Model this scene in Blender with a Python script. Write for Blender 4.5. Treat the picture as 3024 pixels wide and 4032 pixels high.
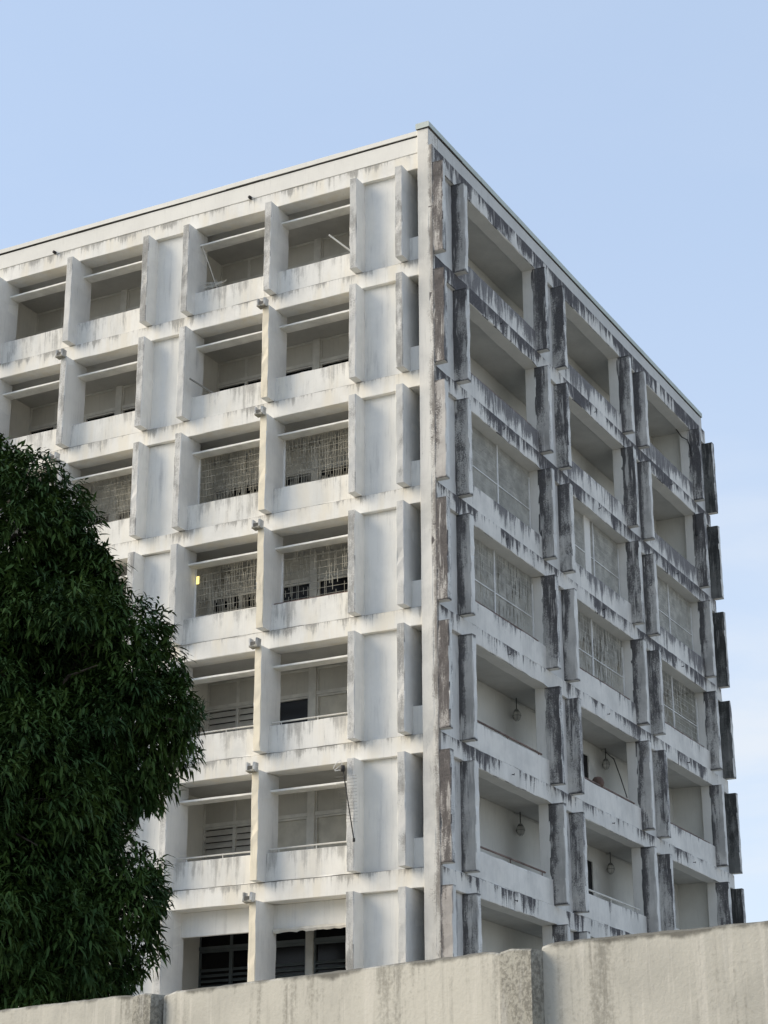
import bpy, bmesh, math, random
import numpy as np
from mathutils import Vector, Matrix

# ------------------------------------------------------------------ clear
for o in list(bpy.data.objects):
    bpy.data.objects.remove(o, do_unlink=True)
scene = bpy.context.scene
C = scene.collection
random.seed(7)
RNG = np.random.default_rng(11)

# ------------------------------------------------------------------ camera
ZT = 29.33                       # underside of the top storey's lintel beam above the ground
camd = bpy.data.cameras.new('camera')
cam = bpy.data.objects.new('camera', camd); C.objects.link(cam)
camd.sensor_fit = 'HORIZONTAL'; camd.sensor_width = 36.0; camd.lens = 90.0
camd.clip_end = 5000
yaw, pit, rol = 0.4865, 0.3629, -0.0019
fw = Vector((-math.sin(yaw)*math.cos(pit), math.cos(yaw)*math.cos(pit), math.sin(pit)))
rt = Vector((math.cos(yaw), math.sin(yaw), 0)); up = rt.cross(fw)
r2 = rt*math.cos(rol) + up*math.sin(rol); u2 = -rt*math.sin(rol) + up*math.cos(rol)
M = Matrix((r2, u2, -fw)).transposed().to_4x4()
M.translation = Vector((20.293, -41.206, ZT-27.729))
cam.matrix_world = M
scene.camera = cam
scene.render.resolution_x = 768; scene.render.resolution_y = 1024

# ------------------------------------------------------------------ light
SUN_DIR = Vector((-0.76, -0.40, 0.42)).normalized()        # towards the sun
sun_el = math.asin(SUN_DIR.z)
sund = bpy.data.lights.new('sun', 'SUN'); sund.energy = 1.5; sund.angle = math.radians(38)
sund.color = (1.0, 0.87, 0.68)
sun = bpy.data.objects.new('sun', sund); C.objects.link(sun)
sun.rotation_euler = (-SUN_DIR).to_track_quat('-Z', 'Y').to_euler()
sun.location = (-40, -40, 60)

w = bpy.data.worlds.new('World'); scene.world = w; w.use_nodes = True
nt = w.node_tree; nt.nodes.clear()
def wn(t, **k):
    n = nt.nodes.new(t)
    for a, b in k.items(): setattr(n, a, b)
    return n
sky = wn('ShaderNodeTexSky', sky_type='NISHITA', sun_disc=False)
sky.sun_elevation = sun_el
sky.sun_rotation = math.atan2(SUN_DIR.x, SUN_DIR.y)
sky.air_density = 1.0; sky.dust_density = 0.6; sky.ozone_density = 1.3; sky.altitude = 0
geo = wn('ShaderNodeTexCoord')
sep = wn('ShaderNodeSeparateXYZ'); nt.links.new(geo.outputs['Generated'], sep.inputs[0])
# thin cloud, stretched flat, thicker toward the horizon
mp = wn('ShaderNodeMapping'); mp.inputs['Scale'].default_value = (2.2, 2.2, 7.0)
nt.links.new(geo.outputs['Generated'], mp.inputs[0])
nz = wn('ShaderNodeTexNoise'); nz.inputs['Scale'].default_value = 1.5; nz.inputs['Detail'].default_value = 7; nz.inputs['Roughness'].default_value = .55
nz.inputs['Distortion'].default_value = .3
nt.links.new(mp.outputs[0], nz.inputs['Vector'])
mr = wn('ShaderNodeMapRange', interpolation_type='SMOOTHSTEP')
for i, v in zip((1, 2, 3, 4), (.42, .64, 0, 1)): mr.inputs[i].default_value = v
nt.links.new(nz.outputs[0], mr.inputs[0])
hz = wn('ShaderNodeMapRange', interpolation_type='SMOOTHSTEP')
for i, v in zip((1, 2, 3, 4), (.12, .55, 1.0, .05)): hz.inputs[i].default_value = v
nt.links.new(sep.outputs[2], hz.inputs[0])
mb = wn('ShaderNodeMath', operation='MULTIPLY_ADD'); mb.inputs[1].default_value = .58; mb.inputs[2].default_value = .42; nt.links.new(mr.outputs[0], mb.inputs[0])
ml = wn('ShaderNodeMath', operation='MULTIPLY'); nt.links.new(mb.outputs[0], ml.inputs[0]); nt.links.new(hz.outputs[0], ml.inputs[1])
m2 = wn('ShaderNodeMath', operation='MULTIPLY_ADD'); m2.inputs[1].default_value = .95; m2.inputs[2].default_value = .0
nt.links.new(ml.outputs[0], m2.inputs[0])
mix = wn('ShaderNodeMix', data_type='RGBA')
hazec = wn('ShaderNodeMix', data_type='RGBA'); hazec.inputs['Factor'].default_value = .66      # even high haze
nt.links.new(sky.outputs[0], hazec.inputs['A']); hazec.inputs['B'].default_value = (2.46, 3.04, 4.0, 1)
nt.links.new(m2.outputs[0], mix.inputs['Factor']); nt.links.new(hazec.outputs['Result'], mix.inputs['A'])
mix.inputs['B'].default_value = (3.55, 3.7, 3.88, 1)
bg = wn('ShaderNodeBackground'); bg.inputs['Strength'].default_value = .098
nt.links.new(mix.outputs['Result'], bg.inputs[0])
out = wn('ShaderNodeOutputWorld'); nt.links.new(bg.outputs[0], out.inputs[0])

vs = scene.view_settings
vs.view_transform = 'Standard'; vs.look = 'None'; vs.exposure = 1.32; vs.gamma = 1.0; vs.use_curve_mapping = False

# ------------------------------------------------------------------ materials
MATS = {}
class NB:
    def __init__(s, name):
        s.m = bpy.data.materials.new(name); s.m.use_nodes = True
        s.t = s.m.node_tree; s.b = s.t.nodes['Principled BSDF']; MATS[name] = s.m
    def n(s, ty, **k):
        n = s.t.nodes.new(ty)
        for a, b in k.items(): setattr(n, a, b)
        return n
    def l(s, a, b): s.t.links.new(a, b)
    def val(s, x, sock):
        if hasattr(x, 'is_output'): s.l(x, sock)
        else: sock.default_value = x
    def math(s, op, a, b=0.0, c=0.0):
        n = s.n('ShaderNodeMath', operation=op)
        s.val(a, n.inputs[0]); s.val(b, n.inputs[1]); s.val(c, n.inputs[2])
        return n.outputs[0]
    def mix(s, f, a, b, bt='MIX'):
        n = s.n('ShaderNodeMix', data_type='RGBA', blend_type=bt)
        s.val(f, n.inputs['Factor'])
        s.val(a if hasattr(a, 'is_output') else (*a, 1), n.inputs['A'])
        s.val(b if hasattr(b, 'is_output') else (*b, 1), n.inputs['B'])
        return n.outputs['Result']
    def noise(s, vec, scale=1, detail=5, rough=.6, off=0.0):
        v = s.n('ShaderNodeVectorMath', operation='MULTIPLY_ADD')
        s.l(vec, v.inputs[0]); v.inputs[1].default_value = scale if isinstance(scale, tuple) else (scale,)*3
        v.inputs[2].default_value = (off, off*.7, off*1.3)
        n = s.n('ShaderNodeTexNoise'); n.inputs['Scale'].default_value = 1
        n.inputs['Detail'].default_value = detail; n.inputs['Roughness'].default_value = rough
        s.l(v.outputs[0], n.inputs['Vector']); return n.outputs[0]
    def ramp(s, x, lo, hi, a=0.0, b=1.0):
        n = s.n('ShaderNodeMapRange', interpolation_type='SMOOTHSTEP')
        s.l(x, n.inputs[0])
        for i, v in zip((1, 2, 3, 4), (lo, hi, a, b)): n.inputs[i].default_value = v
        return n.outputs[0]
    def pos(s): return s.n('ShaderNodeNewGeometry').outputs['Position']
    def genz(s):
        t = s.n('ShaderNodeTexCoord'); p = s.n('ShaderNodeSeparateXYZ'); s.l(t.outputs['Generated'], p.inputs[0]); return p.outputs[2]
    def rnd(s): return s.n('ShaderNodeObjectInfo').outputs['Random']
    def bump(s, h, strength=.3, dist=.01):
        n = s.n('ShaderNodeBump'); n.inputs['Strength'].default_value = strength; n.inputs['Distance'].default_value = dist
        s.l(h, n.inputs['Height']); s.l(n.outputs[0], s.b.inputs['Normal'])
    def done(s, col, rough=.85, spec=.3):
        s.val(col if hasattr(col, 'is_output') else (*col, 1), s.b.inputs['Base Color'])
        s.val(rough, s.b.inputs['Roughness']); s.b.inputs['Specular IOR Level'].default_value = spec
        return s.m

def simple(name, col, rough=.7, var=.12, spec=.3, metal=0.0):
    b = NB(name); p = b.pos()
    n = b.noise(p, 2.3, 5, .6); f = b.ramp(n, .3, .7)
    c = b.mix(f, tuple(x*(1-var) for x in col), tuple(min(1, x*(1+var)) for x in col))
    b.b.inputs['Metallic'].default_value = metal
    return b.done(c, rough, spec)

def concrete(name, base, alt, stain, lo, hi, smax=1.0, ws=.75, wp=.45, wg=0.0, wr=0.0, fine=.25,
             light=None, lightamt=0.0, tint=None, tintamt=0.0, xedge=None, bumps=.35, gcen=.5, hs=5.0, w2=.25, zs=.5, ps=1.1, rim=None, seam=None, wz=0.0, wx=0.0):
    """painted concrete: blotchy base, vertical run-off streaks in a stain colour, optional mould near the top edge"""
    b = NB(name); p = b.pos(); g = b.genz(); r = b.rnd()
    s1 = b.noise(p, (hs, hs, zs), 4, .6)
    s2 = b.noise(p, (hs*3.3, hs*3.3, zs*2.4), 5, .65, 3.1)
    pa = b.noise(p, (ps, ps, ps*.6), 6, .64, 7.7)
    fi = b.noise(p, 38, 4, .7, 1.3)
    pc = b.noise(p, (.8, .8, .8), 6, .65, 21.)
    col = b.mix(b.ramp(pc, .36, .66), base, alt)
    col = b.mix(b.math('MULTIPLY', b.ramp(s2, .52, .74), .35), col, tuple(x*.78 for x in alt))
    if tint:
        tn = b.noise(p, (2.2, 2.2, .5), 4, .6, 13.)
        col = b.mix(b.math('MULTIPLY', b.ramp(tn, .42, .68), tintamt), col, tint)
    v = b.math('MULTIPLY', s1, ws)
    v = b.math('MULTIPLY_ADD', s2, w2, v)
    v = b.math('MULTIPLY_ADD', pa, wp, v)
    v = b.math('MULTIPLY_ADD', fi, fine, v)
    v = b.math('ADD', v, -.5*(ws+w2+wp+fine))
    if wg: v = b.math('MULTIPLY_ADD', b.math('SUBTRACT', g, gcen), wg, v)
    if wr: v = b.math('MULTIPLY_ADD', b.math('SUBTRACT', r, .5), wr, v)
    if wz:         # upper storeys are more weather-beaten
        sz = b.n('ShaderNodeSeparateXYZ'); b.l(p, sz.inputs[0])
        v = b.math('ADD', v, b.ramp(sz.outputs[2], 13., 28., -wz, wz))
    if wx:         # run-off keeps to one side of the face, another side on the next piece
        tx = b.n('ShaderNodeTexCoord'); px = b.n('ShaderNodeSeparateXYZ'); b.l(tx.outputs['Generated'], px.inputs[0])
        v = b.math('MULTIPLY_ADD', b.math('MULTIPLY', b.math('SUBTRACT', px.outputs[0], .62), b.math('MULTIPLY_ADD', r, 2.2, -1.5)), wx, v)
    if xedge:
        sp = b.n('ShaderNodeSeparateXYZ'); b.l(p, sp.inputs[0])
        v = b.math('ADD', v, b.ramp(sp.outputs[0], xedge[0], xedge[1], -xedge[2], xedge[2]))
    mk = b.ramp(v, lo, hi, 0, smax)
    mk2 = b.ramp(v, lo-.12, hi+.02, 0, .45*smax)
    col = b.mix(mk2, col, tuple(.45*a+.55*c for a, c in zip(alt, stain)))
    st = b.mix(b.ramp(fi, .35, .7), tuple(x*.7 for x in stain), tuple(min(1, x*1.35) for x in stain))
    col = b.mix(mk, col, st)
    if light:      # pale washed runs over the stain
        lr = b.noise(p, (hs*2.6, hs*2.6, .5), 4, .6, 31.)
        l2 = b.noise(p, (hs*.8, hs*.8, .9), 4, .6, 43.)
        lr = b.math('MULTIPLY_ADD', b.math('SUBTRACT', l2, .5), .8, lr)
        col = b.mix(b.math('MULTIPLY', b.ramp(lr, .57, .70), lightamt), col, light)
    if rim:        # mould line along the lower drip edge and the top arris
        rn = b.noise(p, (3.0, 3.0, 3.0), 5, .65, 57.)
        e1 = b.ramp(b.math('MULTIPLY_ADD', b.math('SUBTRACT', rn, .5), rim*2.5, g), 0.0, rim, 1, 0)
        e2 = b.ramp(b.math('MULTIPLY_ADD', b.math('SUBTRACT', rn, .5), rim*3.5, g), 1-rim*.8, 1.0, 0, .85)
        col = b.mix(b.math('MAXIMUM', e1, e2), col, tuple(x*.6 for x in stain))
    if seam:       # parapet groove shade painted in as a broken line along the beam top
        sn = b.noise(p, (1.3, 1.3, 1.3), 5, .65, 71.)
        e3 = b.math('MULTIPLY', b.ramp(g, 1-seam, 1-seam*.4, 0, 1), b.ramp(sn, .34, .56))
        col = b.mix(e3, col, (.10, .095, .085))
    h = b.math('ADD', b.math('MULTIPLY', fi, .6), b.math('MULTIPLY', pa, .6))
    b.bump(h, bumps, .012)
    return b.done(col, .9, .2)

WARM = (.83, .815, .765); COOL = (.78, .755, .70); COOL2 = (.63, .615, .575)
concrete('paint_front', WARM, (.73, .72, .675), (.37, .36, .335), .02, .24, .75, tint=(.78, .73, .62), tintamt=.5, wp=.9, wg=.16, w2=.4)
concrete('paint_front_beam', WARM, (.72, .705, .66), (.33, .32, .295), .00, .18, .8, wg=.38, gcen=.75, tint=(.77, .71, .58), tintamt=.55, hs=5, wp=.9, seam=.045, w2=.45)
concrete('paint_front_panel', (.81, .805, .77), (.73, .73, .705), (.45, .45, .44), .06, .34, .65, tint=(.78, .75, .67), tintamt=.35, wp=.6)
concrete('fin_front_edge', (.68, .67, .635), (.53, .53, .51), (.28, .275, .26), -.04, .18, .85, ws=.4, wp=1.1, fine=.7, wr=.25, bumps=.5, ps=2.0)
concrete('fin_front_side', (.77, .765, .735), (.67, .67, .65), (.42, .42, .41), .08, .36, .65, wp=.7)
concrete('fin_yellowed', (.84, .765, .61), (.70, .64, .51), (.36, .33, .27), .06, .30, .7, ws=.5, wp=.8, fine=.4)
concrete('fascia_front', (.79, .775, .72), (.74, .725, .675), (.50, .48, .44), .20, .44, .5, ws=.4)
concrete('pier_front', (.77, .745, .685), (.60, .585, .54), (.22, .20, .18), -.02, .26, .92, ws=.6, wp=1.1, fine=1.0, xedge=(-.24, .02, .22), bumps=.6, hs=7, ps=1.8)
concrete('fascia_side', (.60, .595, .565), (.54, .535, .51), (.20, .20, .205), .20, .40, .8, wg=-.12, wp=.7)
concrete('cap_metal', (.56, .61, .57), (.50, .55, .515), (.30, .33, .31), .18, .4, .6)
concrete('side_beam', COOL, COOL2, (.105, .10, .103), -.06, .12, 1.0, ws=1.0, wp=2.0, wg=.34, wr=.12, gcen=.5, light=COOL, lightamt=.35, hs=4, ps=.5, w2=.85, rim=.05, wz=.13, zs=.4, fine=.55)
concrete('side_parapet', COOL, COOL2, (.155, .15, .153), .03, .24, .9, ws=1.0, wp=1.8, wg=.42, wr=.20, gcen=.6, light=COOL, lightamt=.35, hs=4, ps=.5, w2=.9, wz=.28, zs=.4, fine=.55)
concrete('side_panel', (.72, .71, .675), (.60, .595, .57), (.11, .107, .112), .12, .40, .9, ws=.8, wp=.9, wg=.2, wr=.15, hs=4)
concrete('side_reveal', (.78, .76, .71), (.71, .695, .65), (.34, .335, .32), .24, .5, .5, wp=.6)
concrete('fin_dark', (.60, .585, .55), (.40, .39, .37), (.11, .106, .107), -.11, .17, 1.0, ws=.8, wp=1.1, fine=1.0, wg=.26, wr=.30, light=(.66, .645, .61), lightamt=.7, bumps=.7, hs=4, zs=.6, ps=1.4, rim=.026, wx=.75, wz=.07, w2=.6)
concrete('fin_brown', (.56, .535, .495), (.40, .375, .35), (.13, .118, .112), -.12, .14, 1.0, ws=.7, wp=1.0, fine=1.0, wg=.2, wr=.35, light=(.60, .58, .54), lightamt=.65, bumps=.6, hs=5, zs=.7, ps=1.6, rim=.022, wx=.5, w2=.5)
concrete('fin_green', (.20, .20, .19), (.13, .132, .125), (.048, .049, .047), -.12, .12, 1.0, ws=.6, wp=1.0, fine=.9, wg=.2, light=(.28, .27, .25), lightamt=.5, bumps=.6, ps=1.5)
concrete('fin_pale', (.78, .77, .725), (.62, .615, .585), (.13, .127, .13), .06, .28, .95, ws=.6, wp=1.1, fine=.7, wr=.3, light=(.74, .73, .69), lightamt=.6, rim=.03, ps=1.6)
concrete('ceiling_paint', (.60, .59, .555), (.52, .51, .48), (.24, .235, .215), .20, .5, .6, ws=.2, wp=.9)
concrete('inner_plaster', (.72, .71, .655), (.66, .65, .60), (.40, .39, .36), .26, .55, .5, wg=.1)
concrete('inner_panel', (.60, .585, .525), (.53, .515, .465), (.34, .33, .30), .26, .55, .4)
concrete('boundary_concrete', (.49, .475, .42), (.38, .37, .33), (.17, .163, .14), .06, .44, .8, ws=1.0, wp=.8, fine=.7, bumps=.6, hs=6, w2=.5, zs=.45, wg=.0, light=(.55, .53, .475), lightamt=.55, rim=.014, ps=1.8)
concrete('post_concrete', (.36, .35, .305), (.28, .27, .235), (.12, .115, .10), -.04, .30, .75, ws=.3, wp=.8, fine=1.4, bumps=.9, light=(.45, .44, .41), lightamt=.5, ps=4)
simple('gap_shade', (.12, .115, .105), .95, .3)  # dark colour standing for shade under copings and in spout mouths
simple('shade_white', (.80, .79, .74), .7)
simple('slat_dark', (.13, .15, .155), .5)
simple('frame_white', (.66, .65, .60), .6)
simple('pane_beige', (.56, .54, .47), .5)
simple('louvre_slat', (.58, .565, .52), .6)
simple('white_metal', (.75, .75, .73), .45)
simple('rail_pale', (.66, .64, .58), .5)
simple('rail_rusty', (.17, .12, .10), .7, .4)
simple('steel_grey', (.22, .215, .20), .6, .2)
simple('iron_dark', (.035, .033, .032), .7, .3)
simple('wire_pale', (.40, .375, .305), .6, .35)
simple('wire_grey', (.60, .59, .54), .6, .2)
simple('cloth_white', (.66, .63, .56), .9)
simple('clay', (.14, .09, .07), .8, .3)
simple('asphalt', (.055, .054, .052), .95, .25)
simple('ground_dirt', (.30, .275, .225), .95, .3)
simple('roofing', (.30, .30, .29), .95)
simple('bark', (.085, .07, .055), .95, .35)
simple('tube_pale', (.78, .78, .74), .4)
simple('lamp_glass', (.58, .57, .52), .3, .2)
b = NB('glass_dark'); b.done((.010, .010, .011), .2, .2)
b = NB('doorway_dark'); b.done((.008, .008, .009), .6, .2)
b = NB('lit_strip'); b.done((.9, .75, .3), .5); b.b.inputs['Emission Color'].default_value = (1, .78, .25, 1); b.b.inputs['Emission Strength'].default_value = .55
# leaves
b = NB('leaf'); p = b.pos()
n1 = b.noise(p, 1.1, 3, .5); n2 = b.noise(p, 9, 2, .5, 4.)
c = b.mix(b.ramp(n1, .35, .65), (.021, .050, .013), (.050, .095, .020))
c = b.mix(b.math('MULTIPLY', b.ramp(n2, .55, .75), .6), c, (.085, .12, .026))
b.done(c, .68, .18)

# ------------------------------------------------------------------ mesh helpers
def link(name, me, parent=None, mats=()):
    o = bpy.data.objects.new(name, me); C.objects.link(o)
    if parent: o.parent = parent
    for m in mats:
        if len(me.materials) < len(mats): me.materials.append(MATS[m])
    return o
def tag(o, label=None, cat=None, group=None, kind=None):
    if label: o['label'] = label
    if cat: o['category'] = cat
    if group: o['group'] = group
    if kind: o['kind'] = kind
    return o
def empty(name, loc=(0, 0, 0)):
    o = bpy.data.objects.new(name, None); C.objects.link(o); o.location = loc; return o

def rough_mesh(size, amp=.006, ch=.014, seg=.45, seed=0, slots=None, drop=None):
    """a box of the given size centred at the origin with chamfered, slightly uneven edges; slots maps a face direction to a material slot"""
    rng = random.Random(seed)
    ax = max(range(3), key=lambda i: size[i]); L = size[ax]
    u, v = [i for i in range(3) if i != ax]
    if ax == 1: u, v = 2, 0
    n = max(1, int(L/seg))
    hu, hv = size[u]/2, size[v]/2
    ch = min(ch, hu*.4, hv*.4)
    ring = [(hu, hv-ch), (hu-ch, hv), (-hu+ch, hv), (-hu, hv-ch), (-hu, -hv+ch), (-hu+ch, -hv), (hu-ch, -hv), (hu, -hv+ch)]
    vs_, fs = [], []
    for i in range(n+1):
        t = -L/2 + L*i/n
        for (a, b_) in ring:
            q = [0, 0, 0]
            e = amp
            k = 1.0
            q[u] = a*k + rng.uniform(-e, e); q[v] = b_*k + rng.uniform(-e, e)
            q[ax] = t + (rng.uniform(-e, e) if 0 < i < n else 0)
            if amp > .004 and rng.random() < .05:          # spalled arris
                c_ = rng.uniform(.008, .03); q[u] -= math.copysign(min(c_, hu*.3), q[u]); q[v] -= math.copysign(min(c_, hv*.3), q[v])
            vs_.append(q)
    for i in range(n):
        for j in range(8):
            k = (j+1) % 8
            fs.append((i*8+j, i*8+k, (i+1)*8+k, (i+1)*8+j))
    fs.append(tuple(range(7, -1, -1))); fs.append(tuple(n*8+j for j in range(8)))
    me = bpy.data.meshes.new('solid'); me.from_pydata(vs_, [], fs)
    bm = bmesh.new(); bm.from_mesh(me); bmesh.ops.recalc_face_normals(bm, faces=bm.faces[:])
    if slots:
        bm.normal_update()
        for f in bm.faces:
            nn = f.normal
            best = max((('+x', nn.x), ('-x', -nn.x), ('+y', nn.y), ('-y', -nn.y), ('+z', nn.z), ('-z', -nn.z)), key=lambda a: a[1])[0]
            f.material_index = slots.get(best, 0)
    bm.to_mesh(me); bm.free()
    return me
MESH = {}
def rbox(name, lo, hi, mats, parent, amp=.005, ch=.012, seg=.45, variants=3, slots=None):
    """rough box between two corners (mesh shared between alike pieces)"""
    if isinstance(mats, str): mats = (mats,)
    size = tuple(round(b_-a, 3) for a, b_ in zip(lo, hi))
    k = (size, mats, random.randrange(variants), amp)
    if k not in MESH:
        me = rough_mesh(size, amp, ch, seg, hash(k[:1]) % 9999 + k[2], slots)
        for m in mats: me.materials.append(MATS[m])
        MESH[k] = me
    o = link(name, MESH[k], parent)
    o.location = [(a+b_)/2 for a, b_ in zip(lo, hi)]
    return o
def box(name, lo, hi, mat, parent):
    size = tuple(round(b_-a, 4) for a, b_ in zip(lo, hi))
    k = ('b', size, mat)
    if k not in MESH:
        x, y, z = [s/2 for s in size]
        me = bpy.data.meshes.new('slab')
        me.from_pydata([(sx*x, sy*y, sz*z) for sx in (-1, 1) for sy in (-1, 1) for sz in (-1, 1)], [],
                       [(0, 1, 3, 2), (4, 6, 7, 5), (0, 4, 5, 1), (2, 3, 7, 6), (0, 2, 6, 4), (1, 5, 7, 3)])
        me.materials.append(MATS[mat]); MESH[k] = me
    o = link(name, MESH[k], parent)
    o.location = [(a+b_)/2 for a, b_ in zip(lo, hi)]
    return o
def tube_data(pts, rad, sides=6):
    pts = [Vector(p) for p in pts]; vs_, fs = [], []
    n = len(pts)
    for i, p in enumerate(pts):
        d = (pts[min(i+1, n-1)]-pts[max(i-1, 0)]).normalized()
        a = d.orthogonal().normalized(); c = d.cross(a)
        r = rad[i] if isinstance(rad, (list, tuple)) else rad
        for j in range(sides):
            t = 2*math.pi*j/sides
            vs_.append(p + (a*math.cos(t)+c*math.sin(t))*r)
    for i in range(n-1):
        for j in range(sides):
            k = (j+1) % sides
            fs.append((i*sides+j, i*sides+k, (i+1)*sides+k, (i+1)*sides+j))
    fs.append(tuple(range(sides-1, -1, -1))); fs.append(tuple((n-1)*sides+j for j in range(sides)))
    return [tuple(v) for v in vs_], fs
def tubes(name, runs, mat, parent=None):
    V, F = [], []
    for pts, rad, *s in runs:
        v, f = tube_data(pts, rad, s[0] if s else 6); o = len(V)
        V += v; F += [tuple(i+o for i in q) for q in f]
    me = bpy.data.meshes.new(name); me.from_pydata(V, [], F); me.materials.append(MATS[mat])
    return link(name, me, parent)
def lathe(name, prof, mat, parent=None, seg=14, loc=(0, 0, 0)):
    V = [(r*math.cos(2*math.pi*j/seg), r*math.sin(2*math.pi*j/seg), z) for r, z in prof for j in range(seg)]
    F = [(i*seg+j, i*seg+(j+1) % seg, (i+1)*seg+(j+1) % seg, (i+1)*seg+j) for i in range(len(prof)-1) for j in range(seg)]
    me = bpy.data.meshes.new(name); me.from_pydata(V, [], F); me.materials.append(MATS[mat])
    for p in me.polygons: p.use_smooth = True
    o = link(name, me, parent); o.location = loc; return o

# ------------------------------------------------------------------ ground
me = bpy.data.meshes.new('ground'); S = 2500
me.from_pydata([(-S, -S, 0), (S, -S, 0), (S, S, 0), (-S, S, 0)], [], [(0, 1, 2, 3)]); me.materials.append(MATS['ground_dirt'])
tag(link('ground', me), kind='structure')
me = bpy.data.meshes.new('road')
me.from_pydata([(-60, -42.2, .004), (80, -71.6, .004), (80, -64.6, .004), (-60, -35.2, .004)], [], [(0, 1, 2, 3)])
me.materials.append(MATS['asphalt']); tag(link('road', me), kind='structure')

# ------------------------------------------------------------------ the building
B = empty('concrete_building', (0, 0, 0))
tag(B, 'tall weathered white concrete block with upright fins and open balconies on every storey', 'building')
H = 3.3; ROWS = 7
def zr(r): return ZT-(r-1)*H                      # underside of the beam above storey r
FA, FB, FC, PER, TF = -1.02, -2.44, -5.20, 6.96, .218
MODS = 4
XEND = FA-PER*(MODS-1)-1.2                        # about -23
YEND = 22.85
YF, YBM, YPAN, YPAR = -.24, .12, .27, .195
FY = [0.0, 1.40, 7.04, 8.435, 14.12, 15.525, 21.14, 22.63]
TB, XF = .212, .315
PAR = -2.07

# core behind the galleries, slabs, roof, base
box('core_wall', (XEND+.1, 2.56, 0), (-1.6, YEND-.2, ZT+.9), 'inner_plaster', B)
for r in range(1, ROWS+2):
    box('floor_slab', (XEND+.05, .675, zr(r)+.08), (-.443, YEND-.05, zr(r)+.36), 'ceiling_paint', B)
box('roof_deck', (XEND, .5, ZT+.92), (-.3, YEND-.02, ZT+1.0), 'roofing', B)
box('base_wall', (XEND+.02, .30, 0), (-.46, YEND-.3, zr(ROWS+1)-.01), 'paint_front', B)
box('base_wall', (-.46, .32, 0), (-.12, YEND-.1, zr(ROWS+1)-.01), 'side_panel', B)

# corner pier and its back twin
rbox('pier', (-.44, 0, 0), (-.105, .60, ZT+1.12), 'pier_front', B, amp=.006, seg=.5)
rbox('pier_return', (-.125, .002, 0), (.004, .12, ZT+.57), 'pier_front', B, amp=.004, ch=.008, seg=.4)
rbox('pier', (-.44, YEND-.25, 0), (-.105, YEND-.01, ZT+1.12), 'side_panel', B, seg=.6)

# top fascias and metal caps
rbox('fascia', (XEND, .105, ZT+.485), (-.441, .5, ZT+.985), 'fascia_front', B, amp=.004, seg=.8, variants=1)
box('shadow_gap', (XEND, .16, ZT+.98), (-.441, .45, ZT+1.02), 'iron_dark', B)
rbox('coping', (XEND, .065, ZT+1.015), (-.443, .55, ZT+1.165), ('fascia_front', 'gap_shade'), B, amp=.005, ch=.008, seg=1.2, variants=1, slots={'-z': 1})  # underside painted dark to draw the shadow line below the coping
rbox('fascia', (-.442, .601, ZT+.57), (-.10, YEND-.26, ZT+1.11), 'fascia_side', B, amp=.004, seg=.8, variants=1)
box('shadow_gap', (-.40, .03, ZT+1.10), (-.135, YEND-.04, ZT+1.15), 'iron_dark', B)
y0 = -.02
for y1 in (.9, 3.4, 6.0, 8.6, 11.2, 13.8, 16.4, 19.0, YEND+.01):
    rbox('coping', (-.47, y0-.015, ZT+1.14), (-.06, y1-.027, ZT+1.315), ('cap_metal', 'gap_shade'), B, amp=.003, ch=.01, seg=.9, variants=1, slots={'-z': 1}); y0 = y1  # cap undersides also carry the painted shadow line

# beams: one run per storey on each face
for r in range(0, ROWS+1):
    zb = zr(r+1); top = .485 if r == 0 else .49
    rbox('beam', (XEND, YBM, zb), (-.4405, .68, zb+top), 'paint_front_beam', B, amp=.006, seg=.5, variants=2)
    rbox('side_beam', (-.4395, .05, zb), (0, YEND-.012, zb+(.575 if r == 0 else .495)), ('side_beam', 'side_reveal'), B, amp=.009, ch=.018, seg=.38, variants=3, slots={'-z': 1, '-x': 1, '+z': 1})
# fins, panels, parapets of the front face
fin_sl = {'-y': 1, '-z': 0}
def left_fin(x, r, mats=('fin_front_side', 'fin_front_edge')):
    return rbox('fin', (x, YF, zr(r)-2.80), (x+TF, .75, zr(r)-.004), mats, B, amp=.008, ch=.014, seg=.25, variants=6, slots=fin_sl)
SP = []
for k in range(MODS):
    off = -PER*k
    for r in range(1, ROWS+1):
        z = zr(r)
        left_fin(FA+off, r)
        if k < MODS-1:
            left_fin(FB+off, r)
            ye = r >= 2
            f = left_fin(FC+off, r, ('fin_front_side', 'fin_yellowed') if ye and k == 0 else ('fin_front_side', 'fin_front_edge'))
            rbox('wall_panel', (FB+off+.006, YPAN, z-2.79), (FA+off+TF-.006, .70, z-.004), 'paint_front_panel', B, amp=.003, seg=.6, variants=4)
            for (xa, xb) in ((FC+off+TF, FB+off), (FA+off-PER+TF, FC+off)):
                rbox('parapet', (xa-.03, YPAR, z-2.788), (xb+.03, .42, z+PAR), 'paint_front', B, amp=.005, seg=.4, variants=4)
                if r < ROWS:
                    rbox('sunshade', (xa-.02, .33, z-.475), (xb+.02, .72, z-.42), 'shade_white', B, amp=.003, ch=.006, seg=.5, variants=2)
                else:
                    rbox('lintel_panel', (xa-.02, .62, z-.63), (xb+.02, .72, z-.002), 'paint_front_panel', B, amp=.003, seg=.6, variants=2)
    # narrow slot beside the corner
for r in range(1, ROWS+1):
    z = zr(r)
    rbox('parapet', (FA+TF-.02, YPAR+.02, z-2.788), (-.43, .42, z+PAR), 'paint_front_panel', B, amp=.004, variants=2)
    box('slot_back', (-1.43, 1.5, z-2.9), (-.30, 1.6, z+.078), 'inner_panel', B)

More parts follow.
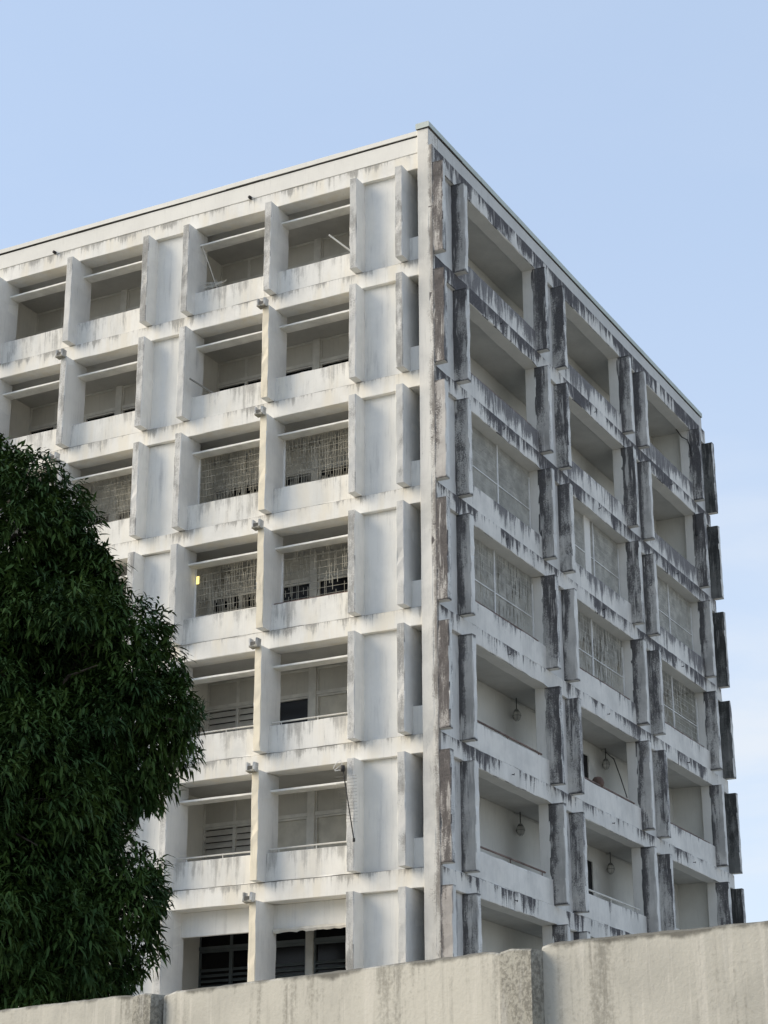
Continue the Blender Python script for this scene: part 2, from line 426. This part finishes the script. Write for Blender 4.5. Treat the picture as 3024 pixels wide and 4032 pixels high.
# concrete drain spouts at the head of the middle fins
def spout(x, z):
    s = empty('drain_spout', (x, YF, z)); s.parent = B
    rbox('trough_floor', (-.10, -.17, -.27), (.15, .05, -.22), 'post_concrete', s, amp=.012, seg=.08, variants=1)
    rbox('trough_side', (-.12, -.15, -.25), (-.07, .05, -.02), 'fin_front_edge', s, amp=.012, seg=.08, variants=1)
    rbox('trough_side', (.09, -.16, -.26), (.15, .05, -.03), 'fin_front_edge', s, amp=.012, seg=.08, variants=1)
    box('trough_mouth', (-.07, -.145, -.22), (.09, .04, -.12), 'gap_shade', s)  # dark block painted as the shade inside the open spout
for k in range(3):
    for r in range(2, ROWS+1):
        spout(FC-PER*k+.02, zr(r)+.21)

# gallery back wall of the front face: columns, upper panels, transoms, window lights
YB = 2.50
def cells(x0, x1, cuts):
    xs = [x0]+list(cuts)+[x1]; return list(zip(xs[:-1], xs[1:]))
def louvre(xa, xb, zt, zb, n, mat='louvre_slat', tilt=35):
    for i in range(n):
        zc = zt-(i+.5)*(zt-zb)/n
        o = box('louvre', (xa, YB-.06, zc-.008), (xb, YB+.07, zc+.008), mat, B)
        o.rotation_euler = (math.radians(tilt), 0, 0)
WT = {}
# (storey, run index, light index): kind. run 0 lies behind the first bay, run 1 behind the next, alternating
def kind_of(r, run, i):
    if run == 1 and r in (5, 6) and i < 2: return 'louvre'
    if r == 6 or (r == 5 and run == 0): return 'beige'
    if r == 7: return 'dim'
    return 'dark'
for k in range(3):
    off = -PER*k
    for r in range(1, ROWS+1):
        z = zr(r); FM = 'frame_white' if r < 7 else 'slat_dark'
        # cross wall hidden behind each wall panel
        rbox('cross_wall', (-1.79+off, .69, z-2.93), (-1.44+off, 2.55, z+.079), 'inner_plaster', B, amp=.002, variants=1)
        box('cross_wall', (-1.79+off-PER, .69, z-2.93), (-1.445+off-PER, 2.551, z+.0785), 'inner_plaster', B) if k == 2 else None
        rbox('column', (-5.10+off, YB-.10, z-2.93), (-4.87+off, YB+.055, z+.078), 'frame_white', B, amp=.002, variants=1)
        for run, (x0, x1, cuts) in enumerate(((-4.87, -1.80, (-3.87, -2.82)), (-8.395, -5.10, (-7.40, -6.25)))):
            x0 += off; x1 += off; cuts = [c_+off for c_ in cuts]
            up_x = cells(x0, x1, [cuts[0]] if run else [cuts[1]])
            for (a, b_) in up_x:
                box('upper_panel', (a+.04, YB-.005, z-.60), (b_-.04, YB+.052, z+.02), 'inner_panel' if r < 7 else 'glass_dark', B)
                box('panel_frame', (a+.002, YB-.04, z-.60), (a+.04, YB+.05, z+.076), FM, B)
                box('panel_frame', (b_-.04, YB-.04, z-.60), (b_-.002, YB+.05, z+.076), FM, B)
                box('panel_frame', (a+.041, YB-.04, z+.02), (b_-.041, YB+.05, z+.076), FM, B)
            box('transom', (x0+.001, YB-.07, z-.70), (x1-.001, YB+.05, z-.60), FM, B)
            for i, (a, b_) in enumerate(cells(x0, x1, cuts)):
                kd = kind_of(r, run, i)
                if r == 5 and run == 1-0 and False: kd = 'dark'
                w_ = empty('window', (0, 0, 0)); w_.parent = B
                zt, zb = z-.705, z-2.3
                for q in ((a+.003, a+.045), (b_-.045, b_-.003)):
                    box('frame', (q[0], YB-.05, zb), (q[1], YB+.05, zt), FM, w_)
                box('frame', (a+.046, YB-.05, zt-.05), (b_-.046, YB+.05, zt-.001), FM, w_)
                if kd == 'dark' or (r == 5 and run == 1 and i == 9):
                    box('pane', (a+.046, YB+.02, zb), (b_-.046, YB+.045, zt-.051), 'glass_dark', w_)
                elif kd == 'beige':
                    if r == 5 and i == 2-0:
                        box('pane', (a+.046, YB+.02, zb), (b_-.046, YB+.045, zt-.051), 'pane_beige', w_)
                    else:
                        box('pane', (a+.046, YB+.015, zb), (b_-.046, YB+.045, zt-.051), 'pane_beige' , w_)
                elif kd == 'louvre':
                    box('pane', (a+.046, YB+.045, zb), (b_-.046, YB+.052, zt-.051), 'iron_dark', w_)
                    n = 9
                    for j in range(n):
                        zc = zt-.07-(j+.5)*(zt-.06-zb)/n
                        o = box('louvre', (a+.048, -.088, -.007), (b_-.048, .088, .007), 'louvre_slat', w_)
                        o.location = ((a+b_)/2, YB-.005, zc); o.rotation_euler = (math.radians(62), 0, 0)
                else:
                    box('pane', (a+.046, YB+.02, zb), (b_-.046, YB+.045, zt-.051), 'glass_dark', w_)
                    for j in range(4):
                        zc = z-1.22-j*.14
                        o = box('louvre', (a+.048, -.06, -.006), (b_-.048, .06, .006), 'slat_dark', w_)
                        o.location = ((a+b_)/2, YB-.03, zc); o.rotation_euler = (math.radians(40), 0, 0)

# handrails on the lower front parapets
for (r, xa, xb, mat, dz) in ((5, FC+TF, FB, 'rail_pale', .10), (5, FA-PER+TF, FC, 'rail_pale', .10), (6, FC+TF, FB, 'rail_pale', .11), (6, FA-PER+TF, FC, 'rail_pale', .11),
                             (4, FC+TF, FB, 'rail_rusty', .035), (4, FA-PER+TF, FC, 'rail_pale', .035)):
    z = zr(r)+PAR+dz
    h = tubes('handrail', [([(xa+.03, .30, z), ((xa+xb)/2, .30, z+.004), (xb-.02, .30, z)], .022)], mat, B)
    if dz > .05:
        tubes('rail_stub', [([(xa+t*(xb-xa), .30, z-.01), (xa+t*(xb-xa), .30, z-dz-.03)], .014) for t in (.12, .55, .92)], mat, h)

# wire screens in the front bays of storeys 3 and 4
def screen_front(x0, x1, z0, z1, seed, dens):
    rng = random.Random(seed)
    s = empty('wire_screen', (x0, .70, z0)); s.parent = B
    box('screen_frame', (.0, -.02, 0), (.05, .03, z1-z0), 'white_metal', s)
    box('screen_frame', (x1-x0-.05, -.02, 0), (x1-x0, .03, z1-z0), 'white_metal', s)
    V, F = [], []
    def bar(a, b_, c_, d, y):
        o = len(V); t = .006
        for yy in (y-t, y+t):
            V.extend([(a, yy, c_), (b_, yy, c_), (b_, yy, d), (a, yy, d)])
        F.extend([(o, o+1, o+2, o+3), (o+7, o+6, o+5, o+4), (o, o+4, o+5, o+1), (o+1, o+5, o+6, o+2), (o+2, o+6, o+7, o+3), (o+3, o+7, o+4, o)])
    W, Hh = x1-x0-.1, z1-z0
    x = .07
    while x < W:
        zz = 0
        while zz < Hh:
            ln = .19*rng.choice((1, 1, 2, 3))
            if rng.random() < dens: bar(x+rng.uniform(-.003, .003), x+.009, zz, min(Hh, zz+ln), rng.uniform(-.01, .01))
            zz += ln
        x += .05
    zz = .1
    while zz < Hh:
        bar(.05, W+.05, zz, zz+.009, 0); zz += .19
    me = bpy.data.meshes.new('wire_mesh'); me.from_pydata(V, [], F); me.materials.append(MATS['wire_pale'])
    tag(link('wire_mesh', me, s), kind='stuff')
for (r, xa, xb, de) in ((3, FC+TF, FB, .72), (3, FA-PER+TF, FC, .96), (3, FC-PER+TF, FB-PER, .96), (3, FA-2*PER+TF, FC-PER, .9), (4, FC+TF, FB, .35), (4, FA-PER+TF, FC, .86), (4, FC-PER+TF, FB-PER, .7)):
    screen_front(xa, xb, zr(r)+PAR-.05, zr(r)-.44, r*10+int(xa*3), de)
o = box('lit_strip', (-7.70, .66, zr(4)-.92), (-7.62, .685, zr(4)-.70), 'lit_strip', B)
tag(o, 'small bright yellow strip of light behind the screen')

# ---------------------------------------------------------------- right-hand face
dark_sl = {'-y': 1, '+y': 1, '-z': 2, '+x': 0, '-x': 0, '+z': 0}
for r in range(1, ROWS+1):
    z = zr(r)
    for i, y in enumerate(FY):
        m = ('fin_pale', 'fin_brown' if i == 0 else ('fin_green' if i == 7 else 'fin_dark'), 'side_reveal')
        ya = .012 if i == 0 else y
        rbox('side_fin', (-.15, ya, z-2.775), (XF, y+TB, z-.003), m, B, amp=.013, ch=.02, seg=.22, variants=7, slots=dark_sl)
    for i in (0, 2, 4, 6):
        rbox('side_panel', (-.438, FY[i]+.005 if i else .61, z-2.79), (-.10, FY[i+1]+TB-.006, z-.004), ('side_panel', 'side_reveal'), B, amp=.003, seg=.5, variants=4, slots={'-y': 1, '+y': 1})
        if i == 0:
            rbox('side_panel', (-.12, .1, z-2.79), (-.101, .62, z-.004), 'side_panel', B, amp=.001, variants=2)
    for i in (1, 3, 5):
        rbox('side_parapet', (-.30, FY[i]+TB-.02, z-2.79), (-.05, FY[i+1]+.02, z+PAR-.02), 'side_parapet', B, amp=.008, ch=.016, seg=.35, variants=5)
    # gallery back wall and end wall
    rbox('gallery_wall', (-1.62, 1.0, z-2.93), (-1.55, YEND-.3, z+.079), 'inner_plaster', B, amp=.002, variants=2)
    box('cross_wall', (-1.56, FY[6]+.25, z-2.93), (-.436, FY[6]+.40, z+.0785), 'inner_plaster', B)
    # iron hooks left in the beams
    for y in (4.35, 11.5, 18.6):
        if r >= 2:
            tubes('iron_hook', [([(-.02, y, z+.26), (.05, y, z+.25), (.12, y-.12, z+.24), (.12, y-.14, z+.20)], .012)], 'iron_dark', B)

# railings on the right-hand parapets
for (r, i, dz, mat) in ((4, 1, .03, 'rail_rusty'), (4, 3, .03, 'rail_rusty'), (4, 5, .03, 'rail_rusty'), (5, 1, .08, 'rail_rusty'), (5, 3, .05, 'rail_rusty'), (5, 5, .03, 'rail_rusty'), (6, 1, .13, 'rail_rusty'), (6, 3, .13, 'rail_pale'), (2, 1, .02, 'rail_rusty')):
    z = zr(r)+PAR-.02+dz; a, b_ = FY[i]+TB, FY[i+1]
    h = tubes('handrail', [([(-.10, a+.02, z), (-.10, (a+b_)/2, z+.006), (-.10, b_-.45, z)], .028)], mat, B)
    if dz > .06:
        tubes('rail_stub', [([(-.10, a+t*(b_-a), z-.01), (-.10, a+t*(b_-a), z-dz-.03)], .016) for t in (.1, .5, .88)], mat, h)

# wire screens in the right-hand bays of storeys 3 and 4
def screen_side(y0, y1, z0, z1, post, seed, dens):
    rng = random.Random(seed)
    s = empty('wire_screen', (-.40, y0, z0)); s.parent = B
    Hh, W = z1-z0, y1-y0
    for q in (post-y0,):
        box('screen_post', (.012, q-.02, .0), (.05, q+.02, Hh), 'white_metal', s)
    box('screen_frame', (-.02, W-.10, 0), (.03, W-.05, Hh-.2), 'white_metal', s)
    for zz in (Hh*.42,):
        box('screen_rail', (.005, .0, zz), (.025, W-.05, zz+.025), 'white_metal', s)
    V, F = [], []
    def bar(a, b_, c_, d):
        o = len(V); t = .0035
        for xx in (-t, t):
            V.extend([(xx, a, c_), (xx, b_, c_), (xx, b_, d), (xx, a, d)])
        F.extend([(o, o+1, o+2, o+3), (o+7, o+6, o+5, o+4), (o, o+4, o+5, o+1), (o+1, o+5, o+6, o+2), (o+2, o+6, o+7, o+3), (o+3, o+7, o+4, o)])
    y = 0
    while y < W:
        zz = 0
        while zz < Hh:
            ln = rng.uniform(.2, .7)
            if rng.random() < dens: bar(y, y+.0065, zz, min(Hh, zz+ln))
            zz += ln+.02
        y += .027
    zz = .05
    while zz < Hh:
        bar(0, W, zz, zz+.007); zz += .19
    me = bpy.data.meshes.new('wire_mesh'); me.from_pydata(V, [], F); me.materials.append(MATS['wire_grey'])
    tag(link('wire_mesh', me, s), kind='stuff')
for (r, i, post) in ((3, 1, 4.70), (3, 3, 11.85), (3, 5, 18.69), (4, 1, 4.33), (4, 3, 11.42), (4, 5, 18.57)):
    screen_side(FY[i]+TB, FY[i+1], zr(r)+PAR-.06, zr(r)-.02, post, r*7+i, 1.0 if r == 3 else (.85, .85, .7, .6, .5, .3)[i])
rbox('screen_mullion', (-.42, 11.15, zr(3)-2.3), (-.36, 11.62, zr(3)), 'side_reveal', B, amp=.003)

# doors seen in the second bay
for r in (5, 6):
    z = zr(r); d = empty('door', (-1.55, 13.4, z-2.92)); d.parent = B
    box('doorway_shade', (-.02, -.75, 0), (.012, .18, 2.50), 'doorway_dark', d)  # black sheet standing for the shade in the open doorway
    box('door_frame', (-.02, .18, 0), (.05, .72, 2.52), 'frame_white', d)
    box('door_frame', (-.02, -.80, 2.501), (.05, .179, 2.56), 'frame_white', d)
    box('door_frame', (-.02, -.84, 0), (.05, -.751, 2.50), 'frame_white', d)
# conduit and stray cables
for r, i in ((5, 1), (6, 1), (5, 3), (6, 3)):
    z = zr(r); y = 7.85 if i == 1 else 14.8
    tubes('conduit', [([(-1.52, y, z+.04), (-1.52, y+4.0, z+.04)], .022)], 'wire_grey', B)

# ------------------------------------------------------------------ things on the building
def pendant(y, r, label):
    L = empty('pendant_lamp', (-1.40, y, zr(r)+.08))
    tag(L, label, 'lamp', 'caged lamps hanging in the galleries')
    tubes('drop_rod', [([(0, 0, 0), (0, 0, -.36)], .014)], 'iron_dark', L)
    lathe('fitting', [(.0, -.33), (.05, -.34), (.075, -.38), (.09, -.42), (.0, -.43)], 'steel_grey', L, 12)
    lathe('globe', [(.0, -.66), (.05, -.65), (.10, -.60), (.115, -.53), (.105, -.46), (.085, -.42), (0, -.41)], 'lamp_glass', L, 14)
    runs = []
    for j in range(6):
        t = math.pi*j/3
        runs.append(([(math.cos(t)*q, math.sin(t)*q, zz) for q, zz in ((.09, -.41), (.122, -.48), (.128, -.54), (.105, -.62), (.03, -.685))], .0035, 4))
    runs.append(([(math.cos(t)*.127, math.sin(t)*.127, -.53) for t in [2*math.pi*j/12 for j in range(13)]], .006, 4))
    tubes('cage', runs, 'iron_dark', L)
pendant(7.93, 5, 'caged globe lamp in the first side balcony below the lower screens')
pendant(7.98, 6, 'caged globe lamp in the first side balcony nearest the bottom')
pendant(14.80, 5, 'caged globe lamp beside the loose diagonal cable')
pendant(14.82, 6, 'caged globe lamp below the balcony with the round clay pot')

o = lathe('clay_pot', [(0, 0), (.10, .0), (.16, .07), (.185, .16), (.165, .26), (.11, .33), (.0, .36)], 'clay', None, 18, (-.20, 10.99, zr(5)+PAR-.02))
tag(o, 'round reddish brown clay pot standing on the side balcony parapet', 'pot')
o = tubes('cable', [([(-1.45, 14.9, zr(5)+.0), (-1.2, 15.0, zr(5)-.25), (-.75, 14.35, zr(5)-1.05), (-.46, 14.05, zr(5)-1.75)], .018)], 'iron_dark')
tag(o, 'thick dark cable running diagonally across the side balcony', 'cable')
o = tubes('cable', [([(-.46, 20.9, zr(1)+.02), (-.30, 21.0, zr(1)-.28), (-.12, 21.1, zr(1)-.40), (-.03, 21.12, zr(1)-.75), (-.02, 21.11, zr(1)-1.05)], .022)], 'iron_dark')
tag(o, 'short bent cable hanging on the topmost far balcony', 'cable')
o = tubes('cable', [([(-.02, 21.0, zr(2)+.05), (.02, 21.05, zr(2)-.15), (.03, 21.0, zr(2)-.45)], .016), ([(.03, 21.0, zr(2)-.42), (.03, 21.0, zr(2)-.86)], [.03, .05], 7)], 'iron_dark')
tag(o, 'dark cable bundle dangling at the second far balcony from the top', 'cable')
o = tubes('light_tube', [([(-3.40, .30, zr(1)-1.24), (-2.80, .72, zr(1)-1.80)], .026, 8)], 'tube_pale')
tag(o, 'pale tube poking out of a balcony on the top storey', 'tube')
o = tubes('stick', [([(-7.56, -.25, zr(2)-1.70), (-7.00, .30, zr(2)-2.12)], .028, 8)], 'steel_grey')
tag(o, 'grey stick poking out over a second storey parapet', 'stick')
o = tubes('rope', [([(-7.70, .34, zr(1)-.45), (-7.45, .36, zr(1)-1.1), (-7.12, .36, zr(1)-2.02)], .010)], 'cloth_white')
tag(o, 'thin pale rope slanting down from the sunshade on the top storey', 'rope')
rb = random.Random(5)
V = [Vector((-7.30+rb.gauss(0, .16), .36+rb.gauss(0, .03), zr(1)-1.92+abs(rb.gauss(0, .09)))) for _ in range(46)]
o = tubes('wire_tangle', [([V[i], V[i]+Vector((rb.uniform(-.2, .2), rb.uniform(-.04, .04), rb.uniform(-.08, .1))), V[(i+1) % 46]], .005, 4) for i in range(46)], 'wire_grey')
tag(o, 'loose tangle of grey wire lying on the top storey parapet', 'wire')

# roof-edge studs
for x in (-5.9, -12.9):
    o = lathe('outlet_stub', [(0, -.05), (.045, -.05), (.05, 0), (.045, .07), (0, .07)], 'iron_dark', B, 10, (x, .08, ZT+.52)); o.rotation_euler = (math.radians(90), 0, 0)

# television aerial leaning on the corner-side fin
A = empty('television_aerial', (-2.42, -.30, zr(6)-2.1))
tag(A, 'thin television aerial leaning across the front of a pale fin', 'aerial')
top, bot = Vector((-.06, -.06, 1.84)), Vector((.24, -.02, .02))
tubes('boom', [([top, bot], .016)], 'iron_dark', A)
runs = []
for j in range(15):
    p = top.lerp(bot, .12+.036*j*1.25); hw = .34-.012*j
    runs.append(([p+Vector((-hw*.75, -.02, 0)), p+Vector((hw, .02, 0))], .0045, 4))
tubes('element', runs, 'steel_grey', A)
lathe('end_cap', [(0, -.04), (.03, -.04), (.035, 0), (.03, .05), (0, .05)], 'iron_dark', A, 8, bot)
tubes('dipole_loop', [([top+Vector(q) for q in ((-.02, 0, -.04), (-.20, -.03, -.06), (-.25, -.03, .02), (-.14, -.03, .16), (-.05, -.02, .20), (-.02, 0, .10), (-.12, -.03, .02), (-.2, -.03, -.03))], .010, 5)], 'white_metal', A)
lathe('clamp', [(0, -.09), (.05, -.09), (.06, -.02), (.05, .06), (0, .07)], 'iron_dark', A, 8, top)

# ragged cloth awning in the lowest storey
rng = random.Random(3); n = 26; V, F = [], []
x0, x1 = FC+TF+.01, FB-.01
for i in range(n+1):
    x = x0+(x1-x0)*i/n
    d = .10+.012*math.sin(i*1.3)+rng.uniform(-.015, .015)
    yy = .60+.02*math.sin(i*1.1)
    V += [(x, .60, zr(7)-.60), (x, yy-.05, zr(7)-.60-d*.6), (x, yy-.02, zr(7)-.61-d)]
for i in range(n):
    for j in range(2):
        F.append((i*3+j, i*3+3+j, i*3+4+j, i*3+1+j))
me = bpy.data.meshes.new('cloth_awning'); me.from_pydata(V, [], F); me.materials.append(MATS['cloth_white'])
o = link('cloth_awning', me); sm = o.modifiers.new('thick', 'SOLIDIFY'); sm.thickness = .012
tag(o, 'crumpled off-white cloth strip hanging along the lowest balcony opening', 'awning')

# ------------------------------------------------------------------ boundary wall
Wl = empty('boundary_wall', (15.75, -30.8, 0)); tag(Wl, 'grey concrete boundary wall with posts along the bottom of the view', 'wall')
def wall_panel(p0, p1, h0, h1, post, seed):
    rng = random.Random(seed)
    p0, p1 = Vector((*p0, 0)), Vector((*p1, 0)); d = (p1-p0); L = d.length; d.normalize(); nrm = Vector((d.y, -d.x, 0))
    def solid(name, a, b_, ha, hb, front, back, mat, amp, par):
        n = max(2, int((b_-a)/.06)); V, F = [], []
        for i in range(n+1):
            t = a+(b_-a)*i/n; hh = ha+(hb-ha)*i/n
            e = [rng.uniform(-amp, amp) for _ in range(4)]
            # rounded ends
            rr = max(0, 1-min(i, n-i)/1.5)*.018
            for (o_, z_) in ((front, 0), (front, hh-.35), (front+e[0]*.4, hh-.013+e[1]-rr), (front-.012, hh+e[2]-rr), (back+.02, hh+e[3]-rr), (back, hh-.02-rr), (back, 0)):
                q = p0+d*t+nrm*o_-Vector((15.75, -30.8, 0)); V.append((q.x, q.y, z_))
        k = 7
        for i in range(n):
            for j in range(k-1):
                F.append((i*k+j, (i+1)*k+j, (i+1)*k+j+1, i*k+j+1))
        F.append(tuple(range(k))); F.append(tuple(n*k+j for j in range(k-1, -1, -1)))
        me = bpy.data.meshes.new(name); me.from_pydata(V, [], F); me.materials.append(MATS[mat])
        return link(name, me, par)
    solid('wall_panel', 0, L-post+.01, h0, h1-.0, 0, -.16, 'boundary_concrete', .003, Wl)
    solid('post', L-post, L, h1+.004, h1+.004, .006, -.20, 'post_concrete', .004, Wl)
HW = 3.20
wall_panel((3.34, -28.00), (9.42, -29.42), HW, HW, .23, 1)
wall_panel((9.45, -29.34), (12.59, -30.06), HW, HW, .18, 2)
wall_panel((12.64, -29.98), (15.75, -30.80), HW, HW, .235, 3)
wall_panel((15.772, -30.695), (19.00, -31.14), HW+.03, HW+.03, .235, 4)
wall_panel((19.05, -31.06), (22.2, -31.8), HW, HW, .235, 5)
wall_panel((22.25, -31.72), (25.4, -32.4), HW, HW, .235, 6)

# ------------------------------------------------------------------ mango tree
T = empty('mango_tree', (-1.2, -17.3, 0)); tag(T, 'dense dark green mango tree with drooping leaves beside the building', 'tree')
tl = Vector((-1.2, -17.3, 0))
# crown lobes: centre x, y, z and radius in metres
lobes = [(Vector(q[:3]), q[3]) for q in (
    (1.00, -16.94, 9.75, 2.42),
    (-0.58, -17.22, 12.54, 2.20),
    (2.15, -17.07, 6.45, 1.36),
    (1.05, -18.45, 7.50, 2.20),
    (1.05, -18.45, 5.69, 2.20),
    (1.34, -17.70, 5.52, 1.80),
    (2.48, -16.57, 9.23, 1.20),
    (-2.07, -19.02, 10.27, 2.90),
    (-1.18, -19.54, 6.74, 2.90),
    (-3.07, -16.50, 9.37, 2.80),
    (-1.05, -15.39, 8.57, 2.10),
    (-2.04, -17.59, 13.30, 2.10),
    (-3.46, -19.02, 12.66, 2.40),
    (0.96, -16.72, 11.12, 1.25),
    (1.05, -16.52, 11.78, 1.05))]
def leaf_cloud(centres, seed):
    rng = np.random.default_rng(seed)
    ctr, axis = centres[:, :3], centres[:, 3:]
    nl = 12
    N = len(ctr)*nl
    base = np.repeat(ctr, nl, 0); ax = np.repeat(axis, nl, 0)
    rv = rng.normal(size=(N, 3)); rv -= (rv*ax).sum(1, keepdims=True)*ax
    rv /= np.linalg.norm(rv, axis=1, keepdims=True)
    sp = rng.uniform(.45, 1.5, N)[:, None]
    d = ax*np.cos(sp)+rv*np.sin(sp)
    d[:, 2] -= rng.uniform(.15, .75, N); d /= np.linalg.norm(d, axis=1, keepdims=True)
    L = rng.uniform(.13, .235, N)[:, None]; Wd = L*rng.uniform(.095, .13, N)[:, None]
    side = np.cross(d, np.array([0, 0, 1.0])); side += rng.normal(scale=.25, size=(N, 3)); side -= (side*d).sum(1, keepdims=True)*d
    side /= np.linalg.norm(side, axis=1, keepdims=True)+1e-6
    nrm = np.cross(side, d)
    dr = np.array([0, 0, -1.0])
    base = base + rng.normal(scale=.05, size=(N, 3))
    bend = rng.uniform(.05, .35, N)[:, None]
    P = lambda t: base+d*L*t+dr*L*bend*t*t
    fold = nrm*Wd*.35
    v = np.stack([P(.0), P(.32)-side*Wd+fold, P(.32)+side*Wd+fold, P(.68)-side*Wd*.72+fold, P(.68)+side*Wd*.72+fold, P(1.0)], 1).reshape(-1, 3)
    i0 = (np.arange(N)*6)[:, None]
    tri = np.concatenate([i0+np.array([[0, 2, 1]]), i0+np.array([[1, 2, 4]]), i0+np.array([[1, 4, 3]]), i0+np.array([[3, 4, 5]])], 1).reshape(-1)
    return v, tri
cen = []
for ci, (c_, rr) in enumerate(lobes):
    front = ci < 7 or ci >= 13
    nclump = int((34 if front else 20)*rr*rr/4.0*2.2)
    cc = np.array(c_)
    for _ in range(nclump):
        n_ = RNG.normal(size=3); n_ /= np.linalg.norm(n_)
        if n_[2] < -.55 and RNG.random() < .5: continue
        cr = RNG.uniform(.38, .75)
        pc = cc+n_*(rr-cr*.75)*RNG.uniform(.86, 1.03)
        k = int(cr*cr*125)
        m = RNG.normal(size=(k, 3)); m /= np.linalg.norm(m, axis=1, keepdims=True)
        m = m*.75+n_*.5; m /= np.linalg.norm(m, axis=1, keepdims=True)
        pt = pc+m*cr*RNG.uniform(.65, 1.08, size=(k, 1))
        a = m*.8+np.array([0, 0, .25])+RNG.normal(scale=.25, size=(k, 3)); a /= np.linalg.norm(a, axis=1, keepdims=True)
        cen.append(np.concatenate([pt, a], 1))
    # sparse inner foliage so the crown is not hollow
    k = int(rr**3*7)
    m = RNG.normal(size=(k, 3)); m /= np.linalg.norm(m, axis=1, keepdims=True)
    pt = cc+m*rr*RNG.uniform(.3, .85, size=(k, 1))**.7
    cen.append(np.concatenate([pt, m], 1))
cen = np.concatenate(cen)
v, tri = leaf_cloud(cen, 4)
v = v-np.array(tl)
me = bpy.data.meshes.new('crown')
me.vertices.add(len(v)); me.vertices.foreach_set('co', v.astype(np.float32).ravel())
nt_ = len(tri)//3
me.loops.add(len(tri)); me.loops.foreach_set('vertex_index', tri.astype(np.int32))
me.polygons.add(nt_); me.polygons.foreach_set('loop_start', (np.arange(nt_)*3).astype(np.int32)); me.polygons.foreach_set('loop_total', np.full(nt_, 3, np.int32))
me.update(calc_edges=True); me.materials.append(MATS['leaf'])
tag(link('crown', me, T), kind='stuff')
print('leaf triangles', nt_)
# trunk and limbs
hub = Vector((0, 0, 3.6))
tubes('trunk', [([(0.15, 0, -.1), (.05, .02, 1.2), (-.05, 0, 2.4), hub], [.62, .46, .42, .40], 12)], 'bark', T)
rb = random.Random(9)
for c_, rr in lobes:
    e = c_-tl; mid = hub.lerp(e, .5)+Vector((rb.uniform(-.4, .4), rb.uniform(-.4, .4), rb.uniform(.1, .6)))
    runs = [([hub-Vector((0, 0, .3)), mid, e], [.24, .13, .06], 7)]
    for _ in range(7):
        n_ = Vector((rb.gauss(0, 1), rb.gauss(0, 1), rb.gauss(0, .8))).normalized()
        runs.append(([e-(e-mid)*.3*rb.random(), e+n_*rr*.5+Vector((0, 0, .15)), e+n_*rr*.92], [.05, .03, .008], 5))
    tubes('limb', runs, 'bark', T)
